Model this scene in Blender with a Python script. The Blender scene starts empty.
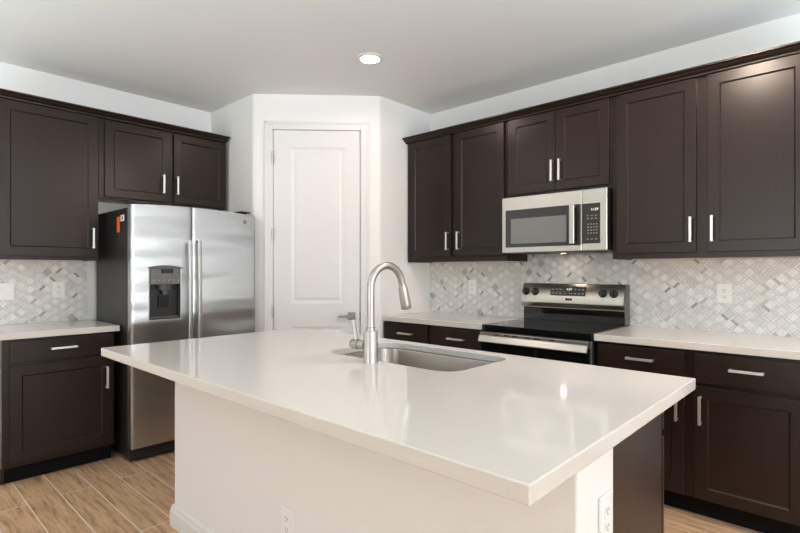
import bpy, bmesh, math, random
from mathutils import Vector, Matrix
random.seed(7)
S = bpy.context.scene
COL = S.collection
PI = math.pi

# ------------------------------------------------------------------ camera
cam_d = bpy.data.cameras.new('camera')
cam = bpy.data.objects.new('camera', cam_d)
COL.objects.link(cam)
cam.location = (4.3503, -3.5624, 1.2848)
cam.rotation_euler = (PI / 2, 0, 0.7471)
cam_d.sensor_fit = 'HORIZONTAL'
cam_d.sensor_width = 36.0
cam_d.lens = 499.38 / 800 * 36.0
cam_d.shift_y = (270.926 - 266.5) / 800
cam_d.clip_start = 0.02
S.camera = cam

# ------------------------------------------------------------------ light
S.view_settings.view_transform = 'Standard'
S.view_settings.look = 'None'
S.view_settings.gamma = 1.0
S.view_settings.use_curve_mapping = False
S.view_settings.exposure = 0.02
try:
    S.cycles.use_denoising = True
    S.cycles.max_bounces = 10
    S.cycles.diffuse_bounces = 6
    S.cycles.glossy_bounces = 5
    S.cycles.caustics_reflective = False
    S.cycles.caustics_refractive = False
    S.cycles.sample_clamp_indirect = 6.0
except Exception:
    pass

W = bpy.data.worlds.new('world')
S.world = W
W.use_nodes = True
wn = W.node_tree.nodes
wl = W.node_tree.links
bg = wn['Background']
sky = wn.new('ShaderNodeTexSky')
sky.sky_type = 'NISHITA'
sky.sun_disc = False
sky.sun_elevation = math.radians(50)
sky.sun_rotation = math.radians(200)
wl.new(sky.outputs[0], bg.inputs['Color'])
bg.inputs['Strength'].default_value = 0.25


def area(name, loc, rot, sx, sy, power, color, spread=180):
    l = bpy.data.lights.new(name, 'AREA')
    l.shape = 'RECTANGLE'
    l.size = sx
    l.size_y = sy
    l.energy = power
    l.color = color
    l.spread = math.radians(spread)
    o = bpy.data.objects.new(name, l)
    o.location = loc
    o.rotation_euler = rot
    COL.objects.link(o)
    return o


# daylight through the sliding glass door (wall_back) and the great-room window (wall_front)
area('daylight_back', (12.93, -4.4, 1.25), (0, math.radians(130), 0), 2.3, 4.6, 525, (0.82, 0.905, 0.98), 100)
area('daylight_front', (3.9, -12.93, 1.45), (math.radians(130), 0, 0), 5.0, 2.1, 250, (0.80, 0.93, 1.0), 100)
# added fill: unseen uplights bounced off the ceiling either side of the kitchen
area('added_bounce_fill', (1.6, -5.2, 0.8), (PI, 0, 0), 1.8, 2.8, 60, (0.70, 0.90, 1.0), 155)
area('added_bounce_fill', (6.1, -2.3, 0.8), (PI, 0, 0), 2.4, 2.4, 112, (0.60, 0.84, 1.0), 155)

# ------------------------------------------------------------------ materials
MATS = {}


class NT:
    def __init__(self, name):
        m = bpy.data.materials.new(name)
        m.use_nodes = True
        self.m = m
        self.n = m.node_tree.nodes
        self.l = m.node_tree.links
        self.b = self.n['Principled BSDF']

    def node(self, t, **kw):
        x = self.n.new(t)
        for k, v in kw.items():
            setattr(x, k, v)
        return x

    def setin(self, sock, v):
        if hasattr(v, 'is_output'):
            self.l.new(v, sock)
        elif v is not None:
            sock.default_value = v

    def math(self, op, a, b=None, c=None):
        x = self.node('ShaderNodeMath', operation=op)
        self.setin(x.inputs[0], a)
        self.setin(x.inputs[1], b)
        self.setin(x.inputs[2], c)
        return x.outputs[0]

    def mix(self, f, a, b, mode='MIX'):
        x = self.node('ShaderNodeMix', data_type='RGBA', blend_type=mode)
        self.setin(x.inputs[0], f)
        self.setin(x.inputs[6], a)
        self.setin(x.inputs[7], b)
        return x.outputs[2]

    def coord(self, scale=(1, 1, 1), loc=(0, 0, 0)):
        tc = self.node('ShaderNodeTexCoord')
        mp = self.node('ShaderNodeMapping')
        mp.inputs['Scale'].default_value = scale
        mp.inputs['Location'].default_value = loc
        self.l.new(tc.outputs['Object'], mp.inputs['Vector'])
        return mp.outputs[0]

    def noise(self, vec, scale, detail=3.0, rough=0.5):
        x = self.node('ShaderNodeTexNoise')
        self.l.new(vec, x.inputs['Vector'])
        x.inputs['Scale'].default_value = scale
        x.inputs['Detail'].default_value = detail
        x.inputs['Roughness'].default_value = rough
        return x.outputs['Fac']

    def ramp(self, f, stops):
        x = self.node('ShaderNodeValToRGB')
        self.l.new(f, x.inputs[0])
        e = x.color_ramp.elements
        while len(e) < len(stops):
            e.new(0.5)
        for i, (p, c) in enumerate(stops):
            e[i].position = p
            e[i].color = (c[0], c[1], c[2], 1) if not isinstance(c, (int, float)) else (c, c, c, 1)
        return x.outputs[0]

    def bump(self, h, strength, dist=0.01):
        x = self.node('ShaderNodeBump')
        x.inputs['Strength'].default_value = strength
        x.inputs['Distance'].default_value = dist
        self.l.new(h, x.inputs['Height'])
        self.l.new(x.outputs[0], self.b.inputs['Normal'])

    def base(self, v):
        self.setin(self.b.inputs['Base Color'], v)

    def set(self, **kw):
        for k, v in kw.items():
            self.setin(self.b.inputs[k.replace('_', ' ').title()], v)


def c4(r, g, b):
    return (r, g, b, 1)


def srgb(r, g, b):
    f = lambda v: (v / 255 / 12.92) if v <= 10 else ((v / 255 + 0.055) / 1.055) ** 2.4
    return (f(r), f(g), f(b), 1)


def plain(name, col, rough=0.5, metal=0.0, spec=0.5, noise=0.04, nscale=40):
    t = NT(name)
    v = t.noise(t.coord(), nscale)
    a = tuple(max(0, x * (1 - noise)) for x in col[:3]) + (1,)
    b = tuple(min(1, x * (1 + noise)) for x in col[:3]) + (1,)
    t.base(t.ramp(v, [(0.3, a), (0.7, b)]))
    t.set(roughness=rough, metallic=metal)
    t.b.inputs['Specular IOR Level'].default_value = spec
    MATS[name] = t.m
    return t.m


def paint(name, col, strength, scale):
    t = NT(name)
    v = t.noise(t.coord(), scale, 2.0)
    t.base(col)
    t.set(roughness=0.65)
    t.b.inputs['Specular IOR Level'].default_value = 0.3
    t.bump(v, strength, 0.004)
    MATS[name] = t.m
    return t.m


M_wall = paint('wall_paint', c4(0.815, 0.80, 0.78), 0.12, 70)
M_ceil = paint('ceiling_paint', c4(0.81, 0.80, 0.79), 0.12, 60)
M_knee = paint('orange_peel_paint', c4(0.80, 0.79, 0.775), 0.35, 55)
M_trim = plain('trim_paint', c4(0.735, 0.725, 0.715), 0.35, noise=0.01)
M_plate = plain('white_plastic', c4(0.84, 0.83, 0.82), 0.3, noise=0.01)
M_slot = plain('slot_dark', c4(0.02, 0.02, 0.02), 0.6)

# espresso stained cabinet wood
t = NT('espresso_wood')
g = t.noise(t.coord((14, 14, 0.9)), 6.0, 5.0, 0.6)
g2 = t.noise(t.coord((1, 1, 0.4)), 5.0, 2.0)
base = t.ramp(g, [(0.25, (0.0130, 0.0070, 0.0052)), (0.75, (0.0215, 0.0120, 0.0092))])
t.base(t.mix(t.math('MULTIPLY', g2, 0.35), base, c4(0.030, 0.0168, 0.0124)))
t.set(roughness=t.math('MULTIPLY_ADD', g, 0.10, 0.25))
t.b.inputs['Specular IOR Level'].default_value = 0.30
t.bump(g, 0.03, 0.002)
M_cab = t.m
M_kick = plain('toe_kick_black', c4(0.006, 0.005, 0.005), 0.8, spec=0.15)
# unfinished maple undersides
t = NT('maple_underside')
g = t.noise(t.coord((1.0, 14, 14)), 5.0, 4.0)
t.base(t.ramp(g, [(0.3, (0.66, 0.46, 0.27)), (0.7, (0.78, 0.58, 0.37))]))
t.set(roughness=0.5)
M_maple = t.m

# quartz
t = NT('quartz_counter')
v1 = t.noise(t.coord(), 420.0, 2.0, 0.7)
v2 = t.noise(t.coord(), 3.0, 4.0, 0.6)
q = t.ramp(v1, [(0.30, (0.58, 0.545, 0.505)), (0.5, (0.655, 0.62, 0.58)), (0.72, (0.70, 0.665, 0.63))])
t.base(t.mix(t.math('MULTIPLY', v2, 0.25), q, c4(0.62, 0.59, 0.56)))
t.set(roughness=0.08)
t.b.inputs['Specular IOR Level'].default_value = 0.5
M_quartz = t.m

# nickel / steels
def steel(name, col, rough, stretch, wav=0.0):
    t = NT(name)
    g = t.noise(t.coord(stretch), 9.0, 4.0, 0.6)
    a = tuple(x * 0.97 for x in col) + (1,)
    b = tuple(min(1, x * 1.03) for x in col) + (1,)
    t.base(t.ramp(g, [(0.3, a), (0.7, b)]))
    t.set(metallic=1.0, roughness=t.math('MULTIPLY_ADD', g, 0.04, rough - 0.02))
    if wav:
        w = t.noise(t.coord((0.6, 0.6, 2.6)), 2.0, 1.0, 0.4)
        t.bump(w, wav, 0.12)
    return t.m


M_steel = steel('brushed_steel', (0.50, 0.47, 0.43), 0.29, (1, 1, 30))
M_fridge = steel('fridge_steel', (0.455, 0.455, 0.45), 0.30, (40, 40, 1.0), 0.13)
_n = M_fridge.node_tree
_tg = _n.nodes.new('ShaderNodeTangent'); _tg.direction_type = 'RADIAL'; _tg.axis = 'Z'
_n.links.new(_tg.outputs[0], _n.nodes['Principled BSDF'].inputs['Tangent'])
_n.nodes['Principled BSDF'].inputs['Anisotropic'].default_value = 0.9
M_nickel = steel('brushed_nickel', (0.52, 0.495, 0.46), 0.36, (20, 20, 20))
M_bar = steel('handle_steel', (0.50, 0.495, 0.485), 0.34, (1, 1, 1))
M_pull = steel('satin_pull', (0.80, 0.78, 0.755), 0.42, (30, 30, 30))
M_sink = steel('sink_steel', (0.40, 0.365, 0.33), 0.32, (2, 40, 2))
M_black = plain('black_enamel', c4(0.008, 0.008, 0.008), 0.25)
M_glass = plain('black_glass', c4(0.006, 0.006, 0.006), 0.06)
M_mwdoor = plain('microwave_glass_surround', c4(0.020, 0.018, 0.016), 0.15)
M_mwscr = plain('microwave_window_screen', c4(0.17, 0.17, 0.165), 0.10)
M_side = plain('fridge_side_charcoal', c4(0.015, 0.0135, 0.0125), 0.42, nscale=200)
M_plas = plain('grey_plastic', c4(0.10, 0.10, 0.10), 0.35)
M_plas2 = plain('dark_plastic', c4(0.025, 0.025, 0.027), 0.3)
M_disp = plain('dispenser_panel', c4(0.14, 0.14, 0.14), 0.3)
M_mark = plain('pale_legend_print', c4(0.26, 0.25, 0.24), 0.5)
M_ring = plain('burner_print', c4(0.05, 0.05, 0.05), 0.15)
M_orange = plain('orange_sticker', c4(0.80, 0.115, 0.02), 0.5)
M_paper = plain('white_sticker', c4(0.72, 0.70, 0.70), 0.6)
M_gray = plain('grey_print', c4(0.2, 0.19, 0.2), 0.6)


def emit(name, col, s):
    t = NT(name)
    t.base(c4(0.8, 0.8, 0.8))
    t.b.inputs['Emission Color'].default_value = col
    t.b.inputs['Emission Strength'].default_value = s
    return t.m


M_led = emit('led_digits', c4(0.9, 0.95, 1.0), 0.7)
M_lens = emit('downlight_lens', c4(1.0, 0.96, 0.90), 14.0)
M_task = emit('task_lamp', c4(1.0, 0.85, 0.62), 5.0)

# wood-look plank tile floor
t = NT('wood_plank_tile')
br = t.node('ShaderNodeTexBrick')
br.offset = 0.37
br.offset_frequency = 2
t.l.new(t.coord((1, 1, 1), (0.22, 2.9385 + 0.157 * 40, 0)), br.inputs['Vector'])
br.inputs['Scale'].default_value = 1.0
br.inputs['Brick Width'].default_value = 1.2
br.inputs['Row Height'].default_value = 0.157
br.inputs['Mortar Size'].default_value = 0.0030
br.inputs['Mortar Smooth'].default_value = 0.15
br.inputs['Color1'].default_value = c4(0, 0, 0)
br.inputs['Color2'].default_value = c4(1, 1, 1)
br.inputs['Mortar'].default_value = c4(0.5, 0.5, 0.5)
tc = t.node('ShaderNodeTexCoord')
mp = t.node('ShaderNodeMapping')
mp.inputs['Scale'].default_value = (1.5, 16, 1)
t.l.new(tc.outputs['Object'], mp.inputs['Vector'])
off = t.node('ShaderNodeVectorMath', operation='MULTIPLY_ADD')
t.l.new(br.outputs['Color'], off.inputs[0])
off.inputs[1].default_value = (17, 9, 0)
t.l.new(mp.outputs[0], off.inputs[2])
g = t.noise(off.outputs[0], 2.3, 9.0, 0.72)
wood = t.ramp(g, [(0.30, (0.13, 0.068, 0.034)), (0.41, (0.38, 0.22, 0.120)), (0.52, (0.62, 0.39, 0.225)), (0.66, (0.74, 0.50, 0.31)), (0.8, (0.82, 0.60, 0.41))])
sep = t.node('ShaderNodeSeparateColor')
t.l.new(br.outputs['Color'], sep.inputs[0])
wood = t.mix(t.math('MULTIPLY', sep.outputs[0], 0.22), wood, c4(0.44, 0.29, 0.18))
t.base(t.mix(br.outputs['Fac'], wood, c4(0.80, 0.70, 0.58)))
t.set(roughness=0.42)
t.bump(t.math('SUBTRACT', 1.0, br.outputs['Fac']), 0.25, 0.002)
M_floor = t.m

# marble basketweave mosaic set on the diagonal
t = NT('marble_mosaic')
tc = t.node('ShaderNodeTexCoord')
sx = t.node('ShaderNodeSeparateXYZ')
t.l.new(tc.outputs['Object'], sx.inputs[0])
SQ, TS = 0.0440, 0.0140                      # square side and strip width of the pinwheel weave
V = SQ + TS
DET = V * V - TS * TS
R2 = math.sqrt(0.5)
a = t.math('MULTIPLY', t.math('ADD', sx.outputs[0], sx.outputs[2]), R2)
b = t.math('MULTIPLY', t.math('SUBTRACT', sx.outputs[0], sx.outputs[2]), R2)
li = t.math('FLOOR', t.math('ADD', t.math('MULTIPLY', a, V / DET), t.math('MULTIPLY', b, -TS / DET)))
lj = t.math('FLOOR', t.math('ADD', t.math('MULTIPLY', a, -TS / DET), t.math('MULTIPLY', b, V / DET)))
edge = None
idi = idj = idk = None
acc = lambda p, q: q if p is None else t.math('ADD', p, q)
for di in (0, 1):
    for dj in (0, 1):
        ci = t.math('ADD', li, float(di))
        cj = t.math('ADD', lj, float(dj))
        qa = t.math('SUBTRACT', a, t.math('ADD', t.math('MULTIPLY', ci, V), t.math('MULTIPLY', cj, TS)))
        qb = t.math('SUBTRACT', b, t.math('ADD', t.math('MULTIPLY', ci, TS), t.math('MULTIPLY', cj, V)))
        for k, (x0, x1, y0, y1) in enumerate(((0, SQ, 0, SQ), (SQ, V, TS, V), (-TS, SQ - TS, -TS, 0))):
            da = t.math('SUBTRACT', (x1 - x0) / 2, t.math('ABSOLUTE', t.math('SUBTRACT', qa, (x0 + x1) / 2)))
            db = t.math('SUBTRACT', (y1 - y0) / 2, t.math('ABSOLUTE', t.math('SUBTRACT', qb, (y0 + y1) / 2)))
            d_ = t.math('MINIMUM', da, db)
            edge = d_ if edge is None else t.math('MAXIMUM', edge, d_)
            ins = t.math('GREATER_THAN', d_, 0.0)
            idi = acc(idi, t.math('MULTIPLY', ins, ci))
            idj = acc(idj, t.math('MULTIPLY', ins, cj))
            if k:
                idk = acc(idk, t.math('MULTIPLY', ins, float(k)))
strip = t.math('GREATER_THAN', idk, 0.5)
grout = t.math('LESS_THAN', edge, 0.0011)
cmb = t.node('ShaderNodeCombineXYZ')
t.l.new(idi, cmb.inputs[0])
t.l.new(idj, cmb.inputs[1])
t.l.new(idk, cmb.inputs[2])
wnz = t.node('ShaderNodeTexWhiteNoise', noise_dimensions='3D')
t.l.new(cmb.outputs[0], wnz.inputs['Vector'])
rnd = wnz.outputs['Value']
sq_c = t.ramp(rnd, [(0.0, (0.62, 0.615, 0.605)), (0.40, (0.74, 0.735, 0.725)), (0.86, (0.81, 0.805, 0.795)), (0.93, (0.68, 0.655, 0.615)), (0.97, (0.74, 0.72, 0.68)), (0.988, (0.42, 0.385, 0.34))])
st_c = t.ramp(rnd, [(0.0, (0.66, 0.655, 0.645)), (0.60, (0.77, 0.765, 0.755)), (0.90, (0.68, 0.665, 0.64)), (0.95, (0.50, 0.46, 0.41)), (0.982, (0.30, 0.26, 0.21))])
col = t.mix(strip, sq_c, st_c)
vv = t.node('ShaderNodeVectorMath', operation='MULTIPLY_ADD')
t.l.new(cmb.outputs[0], vv.inputs[0])
vv.inputs[1].default_value = (3.7, 5.1, 2.3)
t.l.new(tc.outputs['Object'], vv.inputs[2])
vn = t.noise(vv.outputs[0], 24.0, 4.0, 0.6)
vein = t.ramp(vn, [(0.34, (0.80, 0.77, 0.72)), (0.44, (1, 1, 1)), (0.50, (0.78, 0.77, 0.76)), (0.56, (1, 1, 1))])
col = t.mix(0.6, col, t.mix(1.0, col, vein, 'MULTIPLY'))
t.base(t.mix(grout, col, c4(0.40, 0.39, 0.375)))
t.set(roughness=t.math('MULTIPLY_ADD', grout, 0.4, 0.28))
t.bump(t.math('SUBTRACT', 1.0, grout), 0.2, 0.0015)
M_tile = t.m


# ------------------------------------------------------------------ mesh helpers
class MB:
    def __init__(self):
        self.bm = bmesh.new()

    def box(self, x0, x1, y0, y1, z0, z1):
        v = [self.bm.verts.new(p) for p in ((x0, y0, z0), (x1, y0, z0), (x1, y1, z0), (x0, y1, z0), (x0, y0, z1), (x1, y0, z1), (x1, y1, z1), (x0, y1, z1))]
        fs = [(0, 3, 2, 1), (4, 5, 6, 7), (0, 1, 5, 4), (1, 2, 6, 5), (2, 3, 7, 6), (3, 0, 4, 7)]
        return [self.bm.faces.new([v[i] for i in f]) for f in fs]

    def prism(self, pts, z0, z1):
        """polygon in xy, extruded in z"""
        lo = [self.bm.verts.new((x, y, z0)) for x, y in pts]
        hi = [self.bm.verts.new((x, y, z1)) for x, y in pts]
        n = len(pts)
        self.bm.faces.new(lo[::-1])
        self.bm.faces.new(hi)
        for i in range(n):
            self.bm.faces.new((lo[i], lo[(i + 1) % n], hi[(i + 1) % n], hi[i]))
        return self

    def extrude_x(self, prof, x0, x1):
        """profile of (y, z) extruded along x"""
        lo = [self.bm.verts.new((x0, y, z)) for y, z in prof]
        hi = [self.bm.verts.new((x1, y, z)) for y, z in prof]
        n = len(prof)
        self.bm.faces.new(lo)
        self.bm.faces.new(hi[::-1])
        for i in range(n):
            self.bm.faces.new((lo[i], hi[i], hi[(i + 1) % n], lo[(i + 1) % n]))
        return self

    def tube(self, path, rad, n=16, cap=True):
        pts = [Vector(p) for p in path]
        rr = rad if isinstance(rad, (list, tuple)) else [rad] * len(pts)
        rings = []
        up = None
        for i, p in enumerate(pts):
            d = (pts[min(i + 1, len(pts) - 1)] - pts[max(i - 1, 0)]).normalized()
            if up is None:
                up = Vector((0, 0, 1)) if abs(d.z) < 0.9 else Vector((1, 0, 0))
            s = d.cross(up).normalized()
            up = s.cross(d).normalized()
            rings.append([self.bm.verts.new(p + s * math.cos(2 * PI * k / n) * rr[i] + up * math.sin(2 * PI * k / n) * rr[i]) for k in range(n)])
        for A, B in zip(rings, rings[1:]):
            for k in range(n):
                self.bm.faces.new((A[k], A[(k + 1) % n], B[(k + 1) % n], B[k]))
        if cap:
            self.bm.faces.new(rings[0][::-1])
            self.bm.faces.new(rings[-1])
        return self

    def lathe(self, prof, c=(0, 0, 0), axis='z', n=28):
        """prof: (radius, height) ; closed at both ends"""
        rings = []
        for r, h in prof:
            ring = []
            for k in range(n):
                a_ = 2 * PI * k / n
                q = (r * math.cos(a_), r * math.sin(a_), h)
                if axis == 'y':
                    q = (q[0], h, q[1])
                if axis == 'x':
                    q = (h, q[0], q[1])
                ring.append(self.bm.verts.new((c[0] + q[0], c[1] + q[1], c[2] + q[2])))
            rings.append(ring)
        for A, B in zip(rings, rings[1:]):
            for k in range(n):
                self.bm.faces.new((A[k], A[(k + 1) % n], B[(k + 1) % n], B[k]))
        self.bm.faces.new(rings[0][::-1])
        self.bm.faces.new(rings[-1])
        return self

    def build(self, name, mat, parent=None, bevel=0.0, seg=2, smooth=False, kind=None):
        bmesh.ops.recalc_face_normals(self.bm, faces=self.bm.faces)
        me = bpy.data.meshes.new(name)
        self.bm.to_mesh(me)
        self.bm.free()
        me.materials.append(mat)
        o = bpy.data.objects.new(name, me)
        COL.objects.link(o)
        if parent is not None:
            o.parent = parent
        if smooth:
            me.shade_smooth()
            me.set_sharp_from_angle(angle=math.radians(35))
        if bevel:
            bv = o.modifiers.new('edge', 'BEVEL')
            bv.width = bevel
            bv.segments = seg
            bv.limit_method = 'ANGLE'
            bv.angle_limit = math.radians(40)
            bv.harden_normals = False
        if kind:
            o['kind'] = kind
        return o


def tag(o, label=None, cat=None, group=None):
    if label:
        o['label'] = label
    if cat:
        o['category'] = cat
    if group:
        o['group'] = group
    return o


def thing(name, label, cat, loc=(0, 0, 0), rz=0.0, group=None):
    o = bpy.data.objects.new(name, None)
    o.empty_display_size = 0.1
    COL.objects.link(o)
    o.location = loc
    o.rotation_euler = (0, 0, rz)
    return tag(o, label, cat, group)


def dup(root, loc, rz, label, group=None):
    r = root.copy()
    COL.objects.link(r)
    r.location = loc
    r.rotation_euler = (0, 0, rz)
    tag(r, label, None, group)
    for ch in list(root.children):
        c = ch.copy()
        COL.objects.link(c)
        c.parent = r
        for g_ in ch.children:
            d = g_.copy()
            COL.objects.link(d)
            d.parent = c
    return r


def text_mesh(name, body, size, loc, rot, mat, parent, depth=0.0003):
    cu = bpy.data.curves.new(name, 'FONT')
    cu.body = body
    cu.size = size
    cu.extrude = depth
    cu.align_x = 'CENTER'
    cu.align_y = 'CENTER'
    tmp = bpy.data.objects.new(name, cu)
    COL.objects.link(tmp)
    bpy.context.view_layer.update()
    me = bpy.data.meshes.new_from_object(tmp.evaluated_get(bpy.context.evaluated_depsgraph_get()))
    bpy.data.objects.remove(tmp)
    me.transform(Matrix.Translation(loc) @ rot.to_4x4())
    me.materials.clear()
    me.materials.append(mat)
    o = bpy.data.objects.new(name, me)
    COL.objects.link(o)
    o.parent = parent
    return o


FACE_MY = Matrix.Rotation(PI / 2, 3, 'X')          # text that faces -y (local front of every appliance)

# ------------------------------------------------------------------ room shell
H = 2.724
XE, YE = 13.0, -13.0
A2 = Vector((0.7169, -1.3968))
B2 = Vector((1.4359, -0.6587))
TD = (B2 - A2).normalized()
ND = Vector((TD.y, -TD.x))
LD = (B2 - A2).length


def dg(s, off=0.0):
    p = A2 + TD * s + ND * off
    return (p.x, p.y)


m = MB(); m.box(-0.12, XE + 0.12, YE - 0.12, 0.12, -0.1, 0.0); m.build('floor', M_floor, kind='structure')
m = MB(); m.box(-0.12, XE + 0.12, YE - 0.12, 0.12, H, H + 0.1); m.build('ceiling', M_ceil, kind='structure')
m = MB(); m.box(-0.12, 0, YE, 0.12, 0, H); m.build('wall_left', M_wall, kind='structure')
m = MB(); m.box(0, XE, 0, 0.12, 0, H); m.build('wall_right', M_wall, kind='structure')
m = MB()                                     # wall with the sliding glass door opening
m.box(XE, XE + 0.12, YE, -6.8, 0, H); m.box(XE, XE + 0.12, -2.0, 0, 0, H); m.box(XE, XE + 0.12, -6.8, -2.0, 2.45, H)
m.build('wall_back', M_wall, kind='structure')
m = MB()
m.box(0, 1.3, YE - 0.12, YE, 0, H); m.box(6.5, XE, YE - 0.12, YE, 0, H); m.box(1.3, 6.5, YE - 0.12, YE, 0, 0.35); m.box(1.3, 6.5, YE - 0.12, YE, 2.55, H)
m.build('wall_front', M_wall, kind='structure')
m = MB()
for y in (-6.8, -4.44, -2.08):
    m.box(XE + 0.03, XE + 0.09, y, y + 0.08, 0, 2.45)
m.box(XE + 0.03, XE + 0.09, -6.72, -2.08, 2.37, 2.45); m.box(XE + 0.03, XE + 0.09, -6.72, -2.08, 0, 0.08)
m.build('window_1', M_trim, kind='structure')
m = MB()
for x in (1.3, 2.98, 4.72, 6.44):
    m.box(x, x + 0.06, YE - 0.09, YE - 0.03, 0.35, 2.55)
m.box(1.36, 6.44, YE - 0.09, YE - 0.03, 2.49, 2.55); m.box(1.36, 6.44, YE - 0.09, YE - 0.03, 0.35, 0.41)
m.build('window_2', M_trim, kind='structure')


def rounded(P0, C, P1, r=0.022, n=5):
    """corner C between P0 and P1 rounded (bullnose)"""
    C = Vector(C); d0 = (Vector(P0) - C).normalized(); d1 = (Vector(P1) - C).normalized()
    a0, a1 = C + d0 * r, C + d1 * r
    out = []
    for i in range(n + 1):
        k = i / n
        p = a0 * (1 - k) ** 2 + C * 2 * k * (1 - k) + a1 * k ** 2
        out.append((p.x, p.y))
    return out


# pantry walls: two returns and the diagonal wall with the door opening
S0, S1, ZO = 0.150, 0.881, 2.445
m = MB()
m.prism([(0.0, A2.y)] + rounded((0, A2.y), A2, B2) + [dg(S0), dg(S0, -0.11), dg(0.06, -0.11), (0.0, A2.y + 0.10)], 0, H)
m.prism([dg(S1)] + rounded(A2, B2, (B2.x, 0)) + [(B2.x, 0.0), (B2.x - 0.10, 0.0), dg(LD - 0.06, -0.11), dg(S1, -0.11)], 0, H)
m.prism([dg(S0), dg(S1), dg(S1, -0.11), dg(S0, -0.11)], ZO, H)
m.build('wall_pantry', M_wall, kind='structure', smooth=True)
# pantry door casing (trim_1) with its jamb
m = MB()
c0, c1, ct_ = 0.094, 0.937, 2.503


def dbox(mb, s0, s1, o0, o1, z0, z1):
    mb.prism([dg(s0, o0), dg(s0, o1), dg(s1, o1), dg(s1, o0)], z0, z1)


for (s0, s1) in ((c0, 0.160), (0.872, c1)):
    dbox(m, s0, s1, 0.0005, 0.012, 0, ct_)
dbox(m, 0.160, 0.872, 0.0005, 0.012, 2.436, ct_)
dbox(m, c0 - 0.001, c0 + 0.02, 0.0005, 0.017, 0, ct_)
dbox(m, c1 - 0.02, c1 + 0.001, 0.0005, 0.017, 0, ct_)
dbox(m, c0 - 0.001, c1 + 0.001, 0.0005, 0.017, ct_ - 0.02, ct_ + 0.001)
dbox(m, S0 + 0.0005, 0.1625, -0.108, 0.0, 0, 2.436); dbox(m, 0.8685, S1 - 0.0005, -0.108, 0.0, 0, 2.436)
dbox(m, 0.1625, 0.8685, -0.108, 0.0, 2.434, 2.4445)
dbox(m, 0.1625, 0.175, -0.108, -0.045, 0, 2.434); dbox(m, 0.856, 0.8685, -0.108, -0.045, 0, 2.434)
m.build('trim_1', M_trim, bevel=0.003, kind='structure')

# door_1, local frame: x along the wall, -y towards the kitchen
ang = math.atan2(TD.y, TD.x)
d1 = bpy.data.objects.new('door_1', None)
COL.objects.link(d1)
d1.location = (A2.x, A2.y, 0)
d1.rotation_euler = (0, 0, ang)
d1['kind'] = 'structure'
m = MB()
xs = [0.1665, 0.305, 0.739, 0.8645]
zs = [0.010, 0.22, 0.830, 1.020, 2.292, 2.430]
grid = [[m.bm.verts.new((x, -0.004, z)) for z in zs] for x in xs]
pan = []
for i in range(3):
    for j in range(5):
        f = m.bm.faces.new((grid[i][j], grid[i + 1][j], grid[i + 1][j + 1], grid[i][j + 1]))
        if i == 1 and j in (1, 3):
            pan.append(f)
back = [m.bm.verts.new((x, 0.034, z)) for x, z in ((xs[0], zs[0]), (xs[-1], zs[0]), (xs[-1], zs[-1]), (xs[0], zs[-1]))]
m.bm.faces.new(back)
m.bm.faces.new([grid[i][0] for i in range(4)] + [back[1], back[0]])
m.bm.faces.new([grid[i][5] for i in range(3, -1, -1)] + [back[3], back[2]])
m.bm.faces.new([grid[0][j] for j in range(5, -1, -1)] + [back[0], back[3]])
m.bm.faces.new([grid[3][j] for j in range(6)] + [back[2], back[1]])
bmesh.ops.recalc_face_normals(m.bm, faces=m.bm.faces)
for (th, dp) in ((0.004, -0.004), (0.016, -0.005), (0.010, 0.0), (0.014, 0.005)):
    bmesh.ops.inset_individual(m.bm, faces=pan, thickness=th, depth=dp, use_even_offset=True)
m.build('slab', M_trim, d1)
for z in (0.955, 1.582, 2.204):
    m = MB(); m.box(0.155, 0.1665, -0.019, -0.0125, z - 0.05, z + 0.05); m.lathe([(0.0065, -0.052), (0.0065, 0.052)], (0.161, -0.019, z), n=12)
    m.build('hinge', M_nickel, d1, smooth=True)
m = MB(); m.box(0.768, 0.832, -0.014, -0.0042, 0.884, 0.948); ro = m.build('rosette', M_nickel, d1, bevel=0.002)
m = MB(); m.lathe([(0.011, -0.055), (0.011, -0.014)], (0.80, 0, 0.916), 'y', 16)
m.box(0.690, 0.812, -0.062, -0.050, 0.907, 0.925)
m.build('lever', M_nickel, ro, bevel=0.002)
m = MB(); m.box(0.8655, 0.8685, -0.0135, -0.001, 0.875, 0.955); m.build('strike_plate', M_nickel, d1)

# island half wall and its baseboard
KX0, KX1, KY0, KY1 = 1.80, 3.890, -2.490, -2.270
m = MB()
c = [(KX0, KY1), (KX0, KY0), (KX1, KY0), (KX1, KY1)]
poly = rounded(c[3], c[0], c[1], 0.01, 3) + rounded(c[0], c[1], c[2], 0.02) + rounded(c[1], c[2], c[3], 0.009) + rounded(c[2], c[3], c[0], 0.01, 3)
m.prism(poly, 0, 0.8745)
m.build('wall_island', M_knee, kind='structure', smooth=True)
m = MB()
o_ = 0.015
prof = [(0.0, 0.0), (o_, 0.0), (o_, 0.078), (o_ * 0.65, 0.090), (o_ * 0.55, 0.106), (0.0, 0.112)]
loops = []
for d_, z in prof:
    loops.append([m.bm.verts.new(p) for p in ((KX0 - d_, KY1, z), (KX0 - d_, KY0 - d_, z), (KX1 + d_, KY0 - d_, z), (KX1 + d_, KY1, z))])
for La, Lb in zip(loops, loops[1:]):
    for i in range(3):
        m.bm.faces.new((La[i], La[i + 1], Lb[i + 1], Lb[i]))
m.build('baseboard_island', M_trim, bevel=0.004, kind='structure')
m = MB(); m.box(0.0005, 0.014, YE + 0.01, -3.02, 0, 0.11); m.build('baseboard_left', M_trim, bevel=0.003, kind='structure')
m = MB(); m.box(4.20, XE - 0.01, -0.014, -0.0005, 0, 0.11); m.build('baseboard_right', M_trim, bevel=0.003, kind='structure')

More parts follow.
